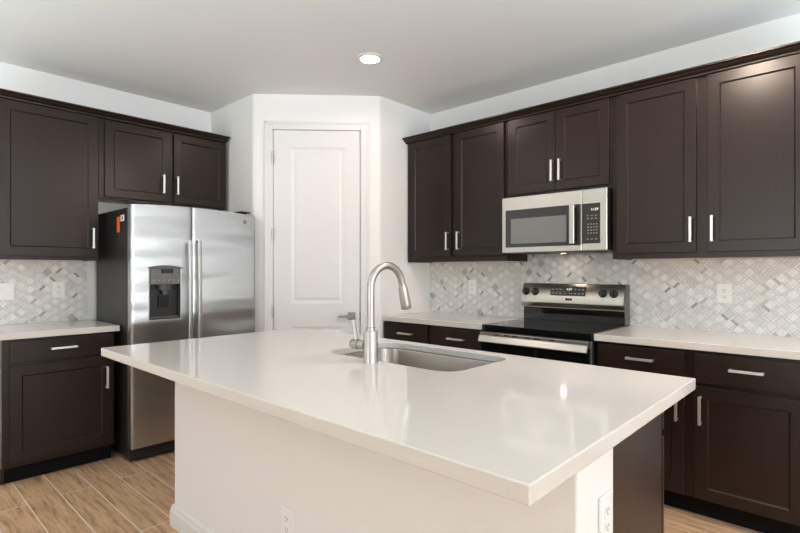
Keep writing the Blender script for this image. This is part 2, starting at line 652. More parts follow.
# ------------------------------------------------------------------ cabinets
def pull(parent, cx, cz, length, vertical, yf):
    """bar pull on a face at y = yf (facing -y)"""
    m = MB()
    L = length / 2
    if vertical:
        m.box(cx - 0.0068, cx + 0.0068, yf - 0.037, yf - 0.027, cz - L, cz + L)
        for s in (-1, 1):
            e = cz + s * (L - 0.006)
            m.box(cx - 0.005, cx + 0.005, yf - 0.028, yf + 0.0005, e - 0.006, e + 0.006)
    else:
        m.box(cx - L, cx + L, yf - 0.037, yf - 0.027, cz - 0.0066, cz + 0.0066)
        for s in (-1, 1):
            e = cx + s * (L - 0.006)
            m.box(e - 0.006, e + 0.006, yf - 0.028, yf + 0.0005, cz - 0.005, cz + 0.005)
    return m.build('handle', M_pull, parent, bevel=0.0015)


def shaker(name, parent, x0, x1, z0, z1, yb, stile=0.06, thick=0.02, flat=False):
    m = MB()
    f = m.box(x0, x1, yb - thick, yb, z0, z1)
    bmesh.ops.recalc_face_normals(m.bm, faces=m.bm.faces)
    fr = [f[2]]
    if not flat:
        bmesh.ops.inset_individual(m.bm, faces=fr, thickness=stile, depth=0.0, use_even_offset=True)
        bmesh.ops.inset_individual(m.bm, faces=fr, thickness=0.0015, depth=-0.0045, use_even_offset=True)
        bmesh.ops.inset_individual(m.bm, faces=fr, thickness=0.0030, depth=-0.0045, use_even_offset=True)
    return m.build(name, M_cab, parent, bevel=0.0018)


def upper(label, loc, rz, w, z0, z1, doors, depth=0.3176, group='dark wall cabinets'):
    """doors: (x0, x1, z0, z1, handle_x, handle_z) in local coords"""
    t_ = thing('upper_cabinet', label, 'cabinet', loc, rz, group)
    m = MB()
    d = -depth
    m.box(0, 0.018, d + 0.019, -0.001, z0, z1); m.box(w - 0.018, w, d + 0.019, -0.001, z0, z1)
    m.box(0.018, w - 0.018, d + 0.019, -0.001, z0 + 0.022, z1)
    m.box(0, w, d, d + 0.019, z0, z1)
    m.build('body', M_cab, t_, bevel=0.0012)
    m = MB(); m.box(0.0185, w - 0.0185, d + 0.0195, -0.0015, z0 + 0.010, z0 + 0.0215); m.build('bottom_panel', M_maple, t_)
    for (a0, a1, b0, b1, hx, hz) in doors:
        dr = shaker('door', t_, a0, a1, b0, b1, d - 0.0003)
        pull(dr, hx, hz, 0.144, True, d - 0.0203)
    return t_


ZU0, ZU1 = 1.359, 2.398
DT = 2.384
upper('tall two-door espresso wall cabinet between pantry wall and microwave', (1.440, 0, 0), 0, 0.982, ZU0, ZU1,
      [(0.036, 0.477, 1.40, DT, 0.455, 1.525), (0.524, 0.966, 1.40, DT, 0.562, 1.525)])
upper('short two-door espresso wall cabinet directly above the microwave', (2.425, 0, 0), 0, 0.758, 1.816, ZU1,
      [(0.024, 0.3830, 1.838, DT, 0.368, 1.970), (0.3862, 0.744, 1.838, DT, 0.423, 1.970)])
upper('two-door espresso wall cabinet with the widest doors, right of the microwave', (3.186, 0, 0), 0, 1.004, ZU0, ZU1,
      [(0.030, 0.470, 1.392, DT, 0.447, 1.521), (0.525, 0.974, 1.392, DT, 0.552, 1.521)])
upper('single-door espresso wall cabinet above the short counter left of refrigerator', (0, -3.012, 0), PI / 2, 0.610, ZU0, ZU1,
      [(0.042, 0.603, 1.385, DT, 0.567, 1.516)])
upper('short two-door espresso wall cabinet above the refrigerator', (0, -2.401, 0), PI / 2, 0.982, 1.810, ZU1,
      [(0.037, 0.502, 1.824, DT - 0.006, 0.441, 1.962), (0.530, 0.970, 1.824, DT - 0.006, 0.548, 1.962)])

# crown mouldings along the tops of the wall cabinets
CR = [(-0.30, 2.3985), (-0.318, 2.3985), (-0.3390, 2.388), (-0.348, 2.390), (-0.3485, 2.397), (-0.362, 2.401), (-0.374, 2.409), (-0.379, 2.4185), (-0.386, 2.4195), (-0.392, 2.4225), (-0.392, 2.432), (-0.30, 2.432)]
CR = [(y, z) if i not in (2,) else (-0.3180, 2.390) for i, (y, z) in enumerate(CR)]
CR = [(-0.30, 2.3985), (-0.3182, 2.3985), (-0.3182, 2.3875), (-0.3470, 2.3875), (-0.3480, 2.396), (-0.358, 2.3995), (-0.370, 2.407), (-0.376, 2.4150), (-0.384, 2.4165), (-0.3915, 2.4195), (-0.3915, 2.429), (-0.30, 2.429)]
m = MB(); m.extrude_x(CR, 0.0015, 2.76)
cr = m.build('crown_molding', M_cab)
cr.location = (1.4365, 0, 0)
tag(cr, 'dark crown molding capping the cabinets along the range wall', 'molding')
m = MB(); m.extrude_x(CR, 0, 1.594)
cr = m.build('crown_molding', M_cab)
cr.location = (0, -3.014, 0)
cr.rotation_euler = (0, 0, PI / 2)
tag(cr, 'dark crown molding capping the cabinets along the refrigerator wall', 'molding')


def base_cab(label, loc, rz, w, drawers, doors, depth=0.61, open_top=False, kick=0.055, ends=(False, False), name='base_cabinet', zt=0.8745):
    t_ = thing(name, label, 'cabinet', loc, rz, 'dark island cabinets' if name == 'island_cabinet' else 'dark base cabinets')
    d = -depth
    m = MB()
    if open_top:
        m.box(0, 0.018, d, -0.001, 0.105, zt); m.box(w - 0.018, w, d, -0.001, 0.105, zt)
        m.box(0.018, w - 0.018, d, d + 0.018, 0.105, zt); m.box(0.018, w - 0.018, -0.012, -0.001, 0.105, zt); m.box(0.018, w - 0.018, d + 0.018, -0.012, 0.105, 0.123)
    else:
        m.box(0, w, d, -0.001, 0.105, zt)
    for e, xx in zip(ends, (0, w - 0.018)):
        if e:
            m.box(xx, xx + 0.018, d + kick - 0.004, -0.001, 0, 0.105)
    m.build('body', M_cab, t_, bevel=0.0012)
    m = MB(); m.box(0.0185 if ends[0] else 0.001, w - (0.0185 if ends[1] else 0.001), d + kick, -0.002, 0.0, 0.1045); m.build('toe_kick', M_kick, t_)
    for (a0, a1, b0, b1, hx, hz) in drawers:
        dr = shaker('drawer', t_, a0, a1, b0, b1, d - 0.0003, flat=True)
        if hx is not None:
            pull(dr, hx, hz, 0.142, False, d - 0.0203)
    for (a0, a1, b0, b1, hx, hz) in doors:
        dr = shaker('door', t_, a0, a1, b0, b1, d - 0.0003)
        pull(dr, hx, hz, 0.144, True, d - 0.0203)
    return t_


base_cab('two-drawer espresso base cabinet in the corner between pantry wall and range', (1.440, 0, 0), 0, 0.976,
         [(0.012, 0.475, 0.733, 0.862, 0.263, 0.791), (0.509, 0.960, 0.733, 0.862, 0.755, 0.792)],
         [(0.012, 0.475, 0.130, 0.705, 0.440, 0.57), (0.509, 0.960, 0.130, 0.705, 0.545, 0.57)])
base_cab('two-drawer espresso base cabinet right of the range, under the long counter', (3.198, 0, 0), 0, 0.992,
         [(0.018, 0.466, 0.722, 0.857, 0.250, 0.798), (0.512, 0.966, 0.712, 0.857, 0.738, 0.794)],
         [(0.018, 0.466, 0.110, 0.690, 0.434, 0.570), (0.512, 0.966, 0.110, 0.688, 0.542, 0.570)], ends=(False, True))
base_cab('single-drawer espresso base cabinet beside the left side of the refrigerator', (0, -2.996, 0), PI / 2, 0.606,
         [(0.035, 0.590, 0.733, 0.860, 0.308, 0.802)],
         [(0.035, 0.590, 0.137, 0.712, 0.551, 0.575)], ends=(True, False))
# island cabinets face the range (+y)
base_cab('narrow base cabinet closing the refrigerator end of the island', (2.440, -2.269, 0), PI, 0.636,
         [(0.02, 0.616, 0.722, 0.860, 0.318, 0.79)], [(0.02, 0.616, 0.110, 0.695, 0.06, 0.57)], depth=0.640, name='island_cabinet')
base_cab('sink base cabinet in the middle of the island', (3.342, -2.269, 0), PI, 0.900,
         [(0.02, 0.88, 0.722, 0.860, None, None)], [(0.02, 0.448, 0.110, 0.695, 0.41, 0.57), (0.452, 0.88, 0.110, 0.695, 0.49, 0.57)], depth=0.640, open_top=True, name='island_cabinet')
ic = base_cab('island cabinet with the exposed dark end panel beside the white half wall', (3.812, -2.269, 0), PI, 0.468,
              [(-0.0175, 0.448, 0.722, 0.860, 0.23, 0.79)], [(-0.0175, 0.448, 0.110, 0.695, 0.40, 0.57)], depth=0.640, name='island_cabinet')
m = MB(); m.box(-0.019, -0.0005, -0.624, -0.0015, 0.0, 0.8745); m.build('end_panel', M_cab, ic, bevel=0.001)

# ------------------------------------------------------------------ countertops
def slab_counter(name, label, x0, x1, y0, y1):
    m = MB(); m.box(x0, x1, y0, y1, 0.8755, 0.914)
    return tag(m.build(name, M_quartz, bevel=0.003), label, 'countertop')


slab_counter('countertop', 'pale quartz counter in the corner between pantry wall and range', 1.4365, 2.4215, -0.637, -0.0005)
slab_counter('countertop', 'long pale quartz counter right of the range, outlet above it', 3.1915, 4.21, -0.637, -0.0005)
slab_counter('countertop', 'short pale quartz counter left of the refrigerator', 0.0005, 0.637, -3.03, -2.362)


def rr(x0, x1, y0, y1, r, n=8):
    pts = []
    for cx, cy, a0 in ((x1 - r, y1 - r, 0), (x0 + r, y1 - r, PI / 2), (x0 + r, y0 + r, PI), (x1 - r, y0 + r, 1.5 * PI)):
        for i in range(n + 1):
            a_ = a0 + PI / 2 * i / n
            pts.append((cx + r * math.cos(a_), cy + r * math.sin(a_)))
    return pts


IX0, IX1, IY0, IY1 = 1.655, 3.9278, -2.7759, -1.6028
hole = rr(2.522, 3.256, -2.112, -1.671, 0.085)
m = MB()
bm = m.bm
outer = [(IX0, IY0), (IX1, IY0), (IX1, IY1), (IX0, IY1)]
zt, zb, ze = 0.914, 0.8835, 0.8755


def loopv(pts, z):
    return [bm.verts.new((x, y, z)) for x, y in pts]


def fill_ring(o, h):
    ed = []
    for L in (o, h):
        for i in range(len(L)):
            try:
                ed.append(bm.edges.new((L[i], L[(i + 1) % len(L)])))
            except ValueError:
                ed.append(bm.edges.get((L[i], L[(i + 1) % len(L)])))
    bmesh.ops.triangle_fill(bm, use_beauty=True, edges=ed)


ot, ht = loopv(outer, zt), loopv(hole, zt)
fill_ring(ot, ht)
inset = [(IX0 + .05, IY0 + .05), (IX1 - .05, IY0 + .05), (IX1 - .05, IY1 - .02), (IX0 + .05, IY1 - .02)]
oe, ie, ib_, hb = loopv(outer, ze), loopv(inset, ze), loopv(inset, zb), loopv(hole, zb)
fill_ring(ib_, hb)
for La, Lb in ((ot, oe), (oe, ie), (ie, ib_), (ht, hb)):
    for i in range(len(La)):
        bm.faces.new((La[i], La[(i + 1) % len(La)], Lb[(i + 1) % len(La)], Lb[i]))
o = m.build('island_countertop', M_quartz, bevel=0.003)
tag(o, 'large pale quartz island top with overhang and undermount sink cutout', 'countertop')

# sink (undermount bowl)
m = MB()
bm = m.bm
rings = []
for (d_, z, r) in ((0.030, 0.8825, 0.10), (-0.004, 0.8825, 0.085), (-0.006, 0.876, 0.083), (-0.012, 0.72, 0.08), (-0.020, 0.700, 0.075), (-0.045, 0.690, 0.06)):
    rings.append(loopv(rr(2.522 - d_, 3.256 + d_, -2.112 - d_, -1.671 + min(d_, 0.02), r), z))
for La, Lb in zip(rings, rings[1:]):
    for i in range(len(La)):
        bm.faces.new((La[i], La[(i + 1) % len(La)], Lb[(i + 1) % len(La)], Lb[i]))
bm.faces.new(rings[-1])
sk = thing('sink', 'stainless steel undermount sink bowl set in the island top', 'sink', (0, 0, 0))
o = m.build('bowl', M_sink, sk, smooth=True)
sd = o.modifiers.new('wall', 'SOLIDIFY'); sd.thickness = 0.0012; sd.offset = -1
m = MB(); m.lathe([(0.045, 0.6905), (0.045, 0.694), (0.030, 0.694), (0.026, 0.6915)], (2.89, -1.89, 0)); m.build('drain', M_nickel, sk, smooth=True)

# faucet
FX, FY = 2.881, -2.152
fz = 0.9142
fa_ = thing('faucet', 'brushed nickel gooseneck pull-down faucet standing beside the island sink', 'faucet', (FX, FY, fz))
m = MB(); m.lathe([(0.0300, 0), (0.0300, 0.004), (0.0292, 0.006), (0.0292, 0.124), (0.0275, 0.127), (0.0195, 0.128), (0.0195, 0.140), (0.0170, 0.142)]); m.build('base', M_nickel, fa_, smooth=True)
m = MB()
R = 0.0955
zc = 0.298
path = [(0, 0, 0.142), (0, 0, 0.18), (0, 0, 0.22), (0, 0, 0.26)]
for i in range(0, 19):
    a_ = PI - (PI * 0.945) * i / 18
    path.append((0, R + R * math.cos(a_), zc + R * math.sin(a_)))
m.tube(path, 0.0155, 18)
m.build('neck', M_nickel, fa_, smooth=True)
e = Vector(path[-1])
dd = (Vector(path[-1]) - Vector(path[-2])).normalized()
hp = [e + dd * k for k in (0.001, 0.006, 0.007, 0.014, 0.02, 0.05, 0.09, 0.107, 0.112)]
m = MB(); m.tube([tuple(p) for p in hp], [0.0135, 0.0135, 0.0165, 0.0185, 0.0200, 0.0212, 0.0226, 0.0228, 0.0205], 18)
m.build('spray_head', M_nickel, fa_, smooth=True)
m = MB(); m.tube([(-0.028, 0, 0.066), (-0.062, 0, 0.066), (-0.066, 0, 0.066)], [0.0205, 0.0205, 0.0195], 18); m.tube([(-0.068, 0, 0.066), (-0.102, 0, 0.065), (-0.112, 0, 0.065), (-0.117, 0, 0.065)], [0.0215, 0.0215, 0.018, 0.010], 18)
hub = m.build('valve_hub', M_nickel, fa_, smooth=True)
m = MB(); m.tube([(-0.086, 0, 0.080), (-0.092, -0.001, 0.11), (-0.104, -0.003, 0.158), (-0.107, -0.003, 0.163)], [0.0105, 0.0090, 0.0095, 0.0065], 14)
m.build('lever', M_nickel, hub, smooth=True)

# ------------------------------------------------------------------ tile backsplashes
TH = 0.009
for (x0, x1, zt_, lab) in ((0.0, 0.9835, 1.3575, 'diamond marble mosaic backsplash between the pantry wall and the range'),
                          (0.9845, 1.7490, 1.4400, 'diamond marble mosaic backsplash between the range and the microwave'),
                          (1.7500, 2.7520, 1.3575, 'diamond marble mosaic backsplash above the long counter right of range')):
    m = MB(); m.box(x0, x1, -TH, -0.0005, 0.9145, zt_)
    o = m.build('tile_backsplash', M_tile)
    o.location = (1.437, 0, 0)
    tag(o, lab, 'backsplash')
m = MB(); m.box(0, 0.640, -TH, -0.0005, 0.9145, 1.3575)
o = m.build('tile_backsplash', M_tile)
o.location = (0, -3.030, 0)
o.rotation_euler = (0, 0, PI / 2)
tag(o, 'diamond marble mosaic backsplash above the short counter left of refrigerator', 'backsplash')

# ------------------------------------------------------------------ outlets and switch
def outlet_proto(label, loc, rz):
    t_ = thing('electrical_outlet', label, 'outlet', loc, rz, 'white wall outlets')
    m = MB(); m.box(-0.039, 0.039, -0.0065, -0.0003, -0.0585, 0.0585); m.build('cover_plate', M_plate, t_, bevel=0.002)
    for s in (-1, 1):
        m = MB()
        m.extrude_x([(-0.0085, s * 0.0195 - 0.0135), (-0.0085, s * 0.0195 + 0.0135), (-0.0060, s * 0.0195 + 0.0145), (-0.0060, s * 0.0195 - 0.0145)], -0.0165, 0.0165)
        r_ = m.build('receptacle', M_plate, t_, bevel=0.0006)
        m = MB()
        for xx, hh in ((-0.0065, 0.005), (0.0065, 0.004)):
            m.box(xx - 0.0012, xx + 0.0012, -0.0088, -0.0084, s * 0.0195 + 0.002 - hh, s * 0.0195 + 0.002 + hh)
        m.lathe([(0.0024, -0.0088), (0.0024, -0.0084)], (0, 0, s * 0.0195 - 0.0085), 'y', 10)
        m.build('slots', M_slot, r_)
    m = MB(); m.lathe([(0.003, -0.0076), (0.003, -0.0064)], (0, 0, 0), 'y', 10); m.build('screw', M_plate, t_)
    return t_


P_ = outlet_proto('white outlet on marble tile above the counter right of range', (3.737, -TH, 1.1485), 0)
dup(P_, (1.905, -TH, 1.148), 0, 'white outlet on marble tile between pantry wall and range')
dup(P_, (TH, -2.574, 1.148), PI / 2, 'white outlet on marble tile left of refrigerator')
dup(P_, (2.795, KY0, 0.353), 0, 'white outlet low on the long face of island half wall')
dup(P_, (KX1, -2.335, 0.686), PI / 2, 'white outlet on the narrow end of island half wall')
sw = thing('light_switch', 'white two-gang rocker switch on marble tile at the left edge', 'switch', (TH, -2.895, 1.142), PI / 2)
sw['label'] = 'white rocker light switch plate on marble tile above short counter'
m = MB(); m.box(-0.0585, 0.0585, -0.0065, -0.0003, -0.0585, 0.0585); m.build('cover_plate', M_plate, sw, bevel=0.002)
for xx in (-0.0235, 0.0235):
    m = MB(); m.extrude_x([(-0.006, -0.0335), (-0.0095, -0.033), (-0.0085, 0.0), (-0.0135, 0.033), (-0.006, 0.0335)], xx - 0.0165, xx + 0.0165); m.build('rocker', M_plate, sw, bevel=0.0006)

# ------------------------------------------------------------------ refrigerator (local: x along the wall, front towards -y)
RY = -2.348
FW = 0.926
fr = thing('refrigerator', 'stainless side-by-side refrigerator with ice and water dispenser in left door', 'refrigerator', (0, RY, 0), PI / 2)
m = MB(); m.box(0.0, FW, -0.728, -0.085, 0.025, 1.712); m.build('body', M_side, fr, bevel=0.004)
m = MB(); m.box(0.01, FW - 0.01, -0.76, -0.728, 0.012, 0.088)
for k in range(3):
    m.box(0.02, FW - 0.02, -0.766, -0.760, 0.028 + 0.02 * k, 0.036 + 0.02 * k)
m.build('base_grille', M_plas2, fr)
for x in (0.06, FW - 0.06):
    for y in (-0.70, -0.13):
        m = MB(); m.lathe([(0.02, 0.0), (0.02, 0.0245)], (x, y, 0), n=12); m.build('foot', M_plas2, fr)

XS = 0.411       # split between the doors


def bow(x, x0, x1, zf=0):
    u = (x - (x0 + x1) / 2) / ((x1 - x0) / 2)
    return -0.797 - 0.004 * (1 - u * u) + 0.006 * abs(u) ** 60


def fdoor(x0, x1, z0, z1, recess=None):
    m = MB()
    xs = []
    n = 22
    for i in range(n + 1):
        u = -1 + 2 * i / n
        u = math.copysign(1 - (1 - abs(u)) ** 1.7, u)
        xs.append((x0 + x1) / 2 + u * (x1 - x0) / 2)
    zs = [z0, z1]
    if recess:
        r0, r1, q0, q1 = recess
        xs = sorted([x for x in xs if not (abs(x - r0) < 0.006 or abs(x - r1) < 0.006)] + [r0, r1])
        zs = [z0, q0, q1, z1]
    topc = lambda x: 0.020 * (1 - ((x - XS) / 0.5) ** 2)
    def Z(j, x):
        return zs[j] + (topc(x) if j == len(zs) - 1 else 0)
    fv = [[m.bm.verts.new((x, bow(x, x0, x1), Z(j, x))) for j in range(len(zs))] for x in xs]
    bvx = [[m.bm.verts.new((x, -0.735, Z(j, x))) for j in (0, len(zs) - 1)] for x in xs]
    for i in range(len(xs) - 1):
        for j in range(len(zs) - 1):
            if recess and j == 1 and r0 - 1e-6 <= xs[i] and xs[i + 1] <= r1 + 1e-6:
                continue
            m.bm.faces.new((fv[i][j], fv[i + 1][j], fv[i + 1][j + 1], fv[i][j + 1]))
        m.bm.faces.new((fv[i][0], bvx[i][0], bvx[i + 1][0], fv[i + 1][0]))
        m.bm.faces.new((fv[i][-1], fv[i + 1][-1], bvx[i + 1][1], bvx[i][1]))
        m.bm.faces.new((bvx[i][0], bvx[i][1], bvx[i + 1][1], bvx[i + 1][0]))
    for i in (0, -1):
        m.bm.faces.new(fv[i] + [bvx[i][1], bvx[i][0]])
    return m


RC = (0.112, 0.326, 0.948, 1.306)
dl = fdoor(0.002, XS - 0.003, 0.098, 1.722, RC).build('left_door', M_fridge, fr, smooth=True)
dr_ = fdoor(XS + 0.003, FW - 0.002, 0.098, 1.722).build('right_door', M_fridge, fr, smooth=True)


def fhandle(parent, x):
    m = MB()
    path = []
    z0, z1 = 0.60, 1.505
    for i in range(21):
        k = i / 20
        path.append((x, -0.845 - 0.012 * math.sin(PI * k), z0 + (z1 - z0) * k))
    # flat bar section
    rings = []
    for p in path:
        rings.append([m.bm.verts.new((p[0] + a_, p[1] + b_, p[2])) for a_, b_ in ((-0.014, 0.006), (-0.014, -0.002), (-0.009, -0.007), (0.009, -0.007), (0.014, -0.002), (0.014, 0.006))])
    for A, B in zip(rings, rings[1:]):
        for k in range(6):
            m.bm.faces.new((A[k], A[(k + 1) % 6], B[(k + 1) % 6], B[k]))
    m.bm.faces.new(rings[0][::-1]); m.bm.faces.new(rings[-1])
    for z in (z0 + 0.012, z1 - 0.012):
        m.box(x - 0.011, x + 0.011, -0.846, -0.800, z - 0.011, z + 0.011)
    return m.build('handle', M_bar, parent, bevel=0.002)


fhandle(dl, XS - 0.034)
fhandle(dr_, XS + 0.034)
# dispenser
dp = thing('dispenser', None, None)
dp.parent = fr
r0, r1, q0, q1 = RC
m = MB()
yb = -0.741
# cavity shell (back, sides, floor, ceiling)
m.box(r0 + 0.001, r1 - 0.001, yb, yb + 0.004, q0 + 0.001, q1 - 0.001)
for xa in (r0 + 0.001, r1 - 0.007):
    m.box(xa, xa + 0.006, -0.806, yb, q0 + 0.001, q1 - 0.001)
m.box(r0 + 0.007, r1 - 0.007, -0.806, yb, q0 + 0.001, q0 + 0.012)
m.build('cavity', M_plas2, dp)
m = MB()                                                # rim around the opening with an arched cap
wdt = 0.012
for xa in (r0 - 0.003, r1 - 0.002):
    m.box(xa, xa + 0.005, -0.809, -0.800, q0 - 0.006, q1)
m.box(r0 - 0.006, r1 + 0.006, -0.814, -0.800, q0 - 0.012, q0 + 0.003)
m.build('rim', M_steel, dp, bevel=0.003)
m = MB()
N = 12
for i in range(N):
    xa, xb = r0 - 0.008 + (r1 - r0 + 0.016) * i / N, r0 - 0.008 + (r1 - r0 + 0.016) * (i + 1) / N
    f = lambda x: q1 + 0.004 + 0.014 * (1 - ((x - (r0 + r1) / 2) / ((r1 - r0) / 2 + 0.008)) ** 2)
    v = [(xa, -0.802, q1 - 0.004), (xb, -0.802, q1 - 0.004), (xb, -0.802, f(xb)), (xa, -0.802, f(xa)), (xa, -0.820, q1 - 0.004), (xb, -0.820, q1 - 0.004), (xb, -0.820, f(xb)), (xa, -0.820, f(xa))]
    vv_ = [m.bm.verts.new(p) for p in v]
    for fc in ((0, 1, 2, 3), (7, 6, 5, 4), (0, 4, 5, 1), (3, 2, 6, 7), (0, 3, 7, 4), (1, 5, 6, 2)):
        m.bm.faces.new([vv_[k] for k in fc])
bmesh.ops.remove_doubles(m.bm, verts=m.bm.verts, dist=1e-5)
m.build('cap', M_plas, dp)
m = MB(); m.box(r0 + 0.0075, r1 - 0.0075, -0.814, -0.790, 1.192, q1 - 0.005); m.build('control_panel', M_disp, dp, bevel=0.003)
m = MB(); m.box(r0 + 0.075, r1 - 0.055, -0.8149, -0.8142, 1.268, 1.298); m.build('screen', M_glass, dp)
for k in range(6):
    xx = r0 + 0.028 + k * 0.0335
    m = MB(); m.box(xx - 0.006, xx + 0.006, -0.8147, -0.8142, 1.214, 1.226); m.build('button_mark', M_mark, dp)
for k in range(2):
    m = MB(); m.box(r0 + 0.022, r0 + 0.03, -0.8147, -0.8142, 1.262 + 0.02 * k, 1.270 + 0.02 * k); m.build('button_mark', M_mark, dp)
m = MB(); m.lathe([(0.040, 1.150), (0.050, 1.191)], (r0 + 0.115, -0.775, 0), n=18); m.lathe([(0.016, 1.12), (0.018, 1.15)], (r0 + 0.115, -0.778, 0), n=14); m.build('nozzle', M_plas, dp, smooth=True)
m = MB(); m.extrude_x([(-0.772, 1.12), (-0.760, 1.03), (-0.752, 1.03), (-0.764, 1.125)], r0 + 0.082, r0 + 0.150); m.build('paddle', M_plas2, dp, bevel=0.003)
m = MB(); m.box(r0 + 0.01, r1 - 0.01, -0.806, -0.744, q0 + 0.0125, q0 + 0.019); m.build('drip_tray', M_plas, dp)
# emblem on the right door
ex, ez = 0.831, 1.669
ey = bow(ex, XS + 0.003, FW - 0.002)
m = MB(); m.lathe([(0.0155, ey - 0.0030), (0.0165, ey + 0.001)], (ex, 0, ez), 'y', 24); em = m.build('emblem', M_plas2, dr_, smooth=True)
m = MB()
ring = [(ex + 0.0135 * math.cos(2 * PI * k / 24), ey - 0.0033, ez + 0.0135 * math.sin(2 * PI * k / 24)) for k in range(25)]
m.tube(ring, 0.0008, 6)
for s in (-1, 1):
    sp = [(ex + s * (0.0045 - 0.0042 * math.cos(a_ / 10 * PI * 1.5)), ey - 0.0033, ez + 0.006 * math.sin(a_ / 10 * PI * 1.5)) for a_ in range(11)]
    m.tube(sp, 0.0007, 6)
m.build('monogram', M_pull, dr_)
for x0 in (0.03, FW - 0.115):
    m = MB(); m.box(x0, x0 + 0.085, -0.775, -0.68, 1.7425, 1.754); m.box(x0 + 0.01, x0 + 0.075, -0.725, -0.66, 1.7122, 1.7425); m.build('hinge_cap', M_plas2, fr, bevel=0.003)
m = MB(); m.box(-0.0012, -0.0002, -0.590, -0.535, 1.553, 1.660); m.build('orange_sticker', M_orange, fr)
stk = m = MB(); m.box(-0.0012, -0.0002, -0.676, -0.606, 1.625, 1.668); wt = m.build('white_sticker', M_paper, fr)
m = MB(); m.box(-0.0016, -0.0013, -0.655, -0.627, 1.635, 1.660); m.build('print', M_gray, wt)

# ------------------------------------------------------------------ microwave
mw = thing('microwave', 'stainless over-the-range microwave mounted under the short cabinet', 'microwave', (2.432, 0, 1.414), 0)
MWW, MWH = 0.750, 0.397
m = MB(); m.box(0.003, MWW - 0.003, -0.3885, -0.010, 0.004, MWH); m.build('body', M_black, mw, bevel=0.003)
dv = 0.589
m = MB(); m.box(0, dv - 0.001, -0.402, -0.389, 0.0, MWH - 0.002); md = m.build('door', M_steel, mw, bevel=0.004, seg=3)
m = MB(); m.box(0.030, 0.584, -0.4045, -0.4022, 0.038, 0.304); m.build('door_glass', M_mwdoor, md, bevel=0.001)
m = MB(); m.box(0.074, 0.488, -0.4052, -0.4046, 0.063, 0.240); m.build('window', M_mwscr, md, bevel=0.0003)
m = MB(); m.box(0.522, 0.556, -0.446, -0.434, 0.045, 0.300); m.box(0.526, 0.552, -0.436, -0.4045, 0.047, 0.062); m.box(0.526, 0.552, -0.436, -0.4045, 0.283, 0.298); m.build('handle', M_steel, md, bevel=0.004, seg=3)
m = MB(); m.lathe([(0.011, -0.4032), (0.012, -0.4020)], (0.375, 0, 0.352), 'y', 20); m.build('emblem', M_steel, md)
m = MB(); m.box(dv + 0.001, MWW, -0.402, -0.389, 0.0, MWH - 0.002); mc = m.build('control_column', M_steel, mw, bevel=0.004, seg=3)
m = MB(); m.box(dv + 0.004, 0.708, -0.4045, -0.4022, 0.046, 0.302); m.build('control_panel', M_mwdoor, mc, bevel=0.001)
text_mesh('clock_digits', '11:39', 0.022, (0.672, -0.4049, 0.262), FACE_MY, M_led, mc)
for r_i in range(4):
    for c_i in range(4):
        xx, zz = 0.632 + c_i * 0.018, 0.112 + r_i * 0.019
        m = MB(); m.box(xx - 0.0045, xx + 0.0045, -0.4049, -0.4046, zz - 0.0035, zz + 0.0035); m.build('key', M_mark, mc)
for r_i, zz in ((0, 0.074), (1, 0.205), (2, 0.224)):
    for c_i in range(3):
        xx = 0.630 + c_i * 0.026
        m = MB(); m.box(xx - 0.007, xx + 0.007, -0.4049, -0.4046, zz - 0.0025, zz + 0.0025); m.build('key', M_mark, mc)
m = MB(); m.box(0.01, MWW - 0.01, -0.385, -0.02, -0.002, 0.0038)
for k in range(2):
    for j in range(9):
        m.box(0.06 + k * 0.40, 0.28 + k * 0.40, -0.30 + j * 0.02, -0.292 + j * 0.02, -0.004, -0.0021)
m.build('bottom_plate', M_plas, mw)
m = MB(); m.box(0.335, 0.365, -0.162, -0.142, -0.006, -0.0042); m.build('task_lamp', M_task, mw)
tl = bpy.data.lights.new('task_light', 'AREA'); tl.shape = 'RECTANGLE'; tl.size = 0.03; tl.size_y = 0.02; tl.energy = 0.2; tl.color = (1.0, 0.82, 0.60)
to = bpy.data.objects.new('task_light', tl); COL.objects.link(to); to.parent = mw; to.location = (0.35, -0.15, -0.009)

# ------------------------------------------------------------------ range
rg = thing('range', 'stainless electric range with black glass cooktop and knobs on backguard', 'stove', (2.427, 0, 0), 0)
RW = 0.760
m = MB(); m.box(0.002, RW - 0.002, -0.645, -0.015, 0.02, 0.872)
m.build('body', M_plas2, rg, bevel=0.002)
for x in (0.05, RW - 0.05):
    for y in (-0.60, -0.07):
        m = MB(); m.lathe([(0.018, 0), (0.018, 0.0195)], (x, y, 0), n=12); m.build('foot', M_black, rg)
m = MB(); m.box(0.0, RW, -0.656, -0.015, 0.8725, 0.918); ck = m.build('cooktop', M_glass, rg, bevel=0.003)
for (cx, cy, r_) in ((0.20, -0.49, 0.110), (0.57, -0.49, 0.095), (0.20, -0.22, 0.085), (0.57, -0.22, 0.085), (0.385, -0.20, 0.06)):
    m = MB()
    for rr_ in (r_, r_ * 0.62):
        vi = [[m.bm.verts.new((cx + q * math.cos(2 * PI * k / 40), cy + q * math.sin(2 * PI * k / 40), 0.9183)) for k in range(40)] for q in (rr_ - 0.0012, rr_)]
        for k in range(40):
            m.bm.faces.new((vi[0][k], vi[0][(k + 1) % 40], vi[1][(k + 1) % 40], vi[1][k]))
    m.build('burner_ring', M_ring, ck)
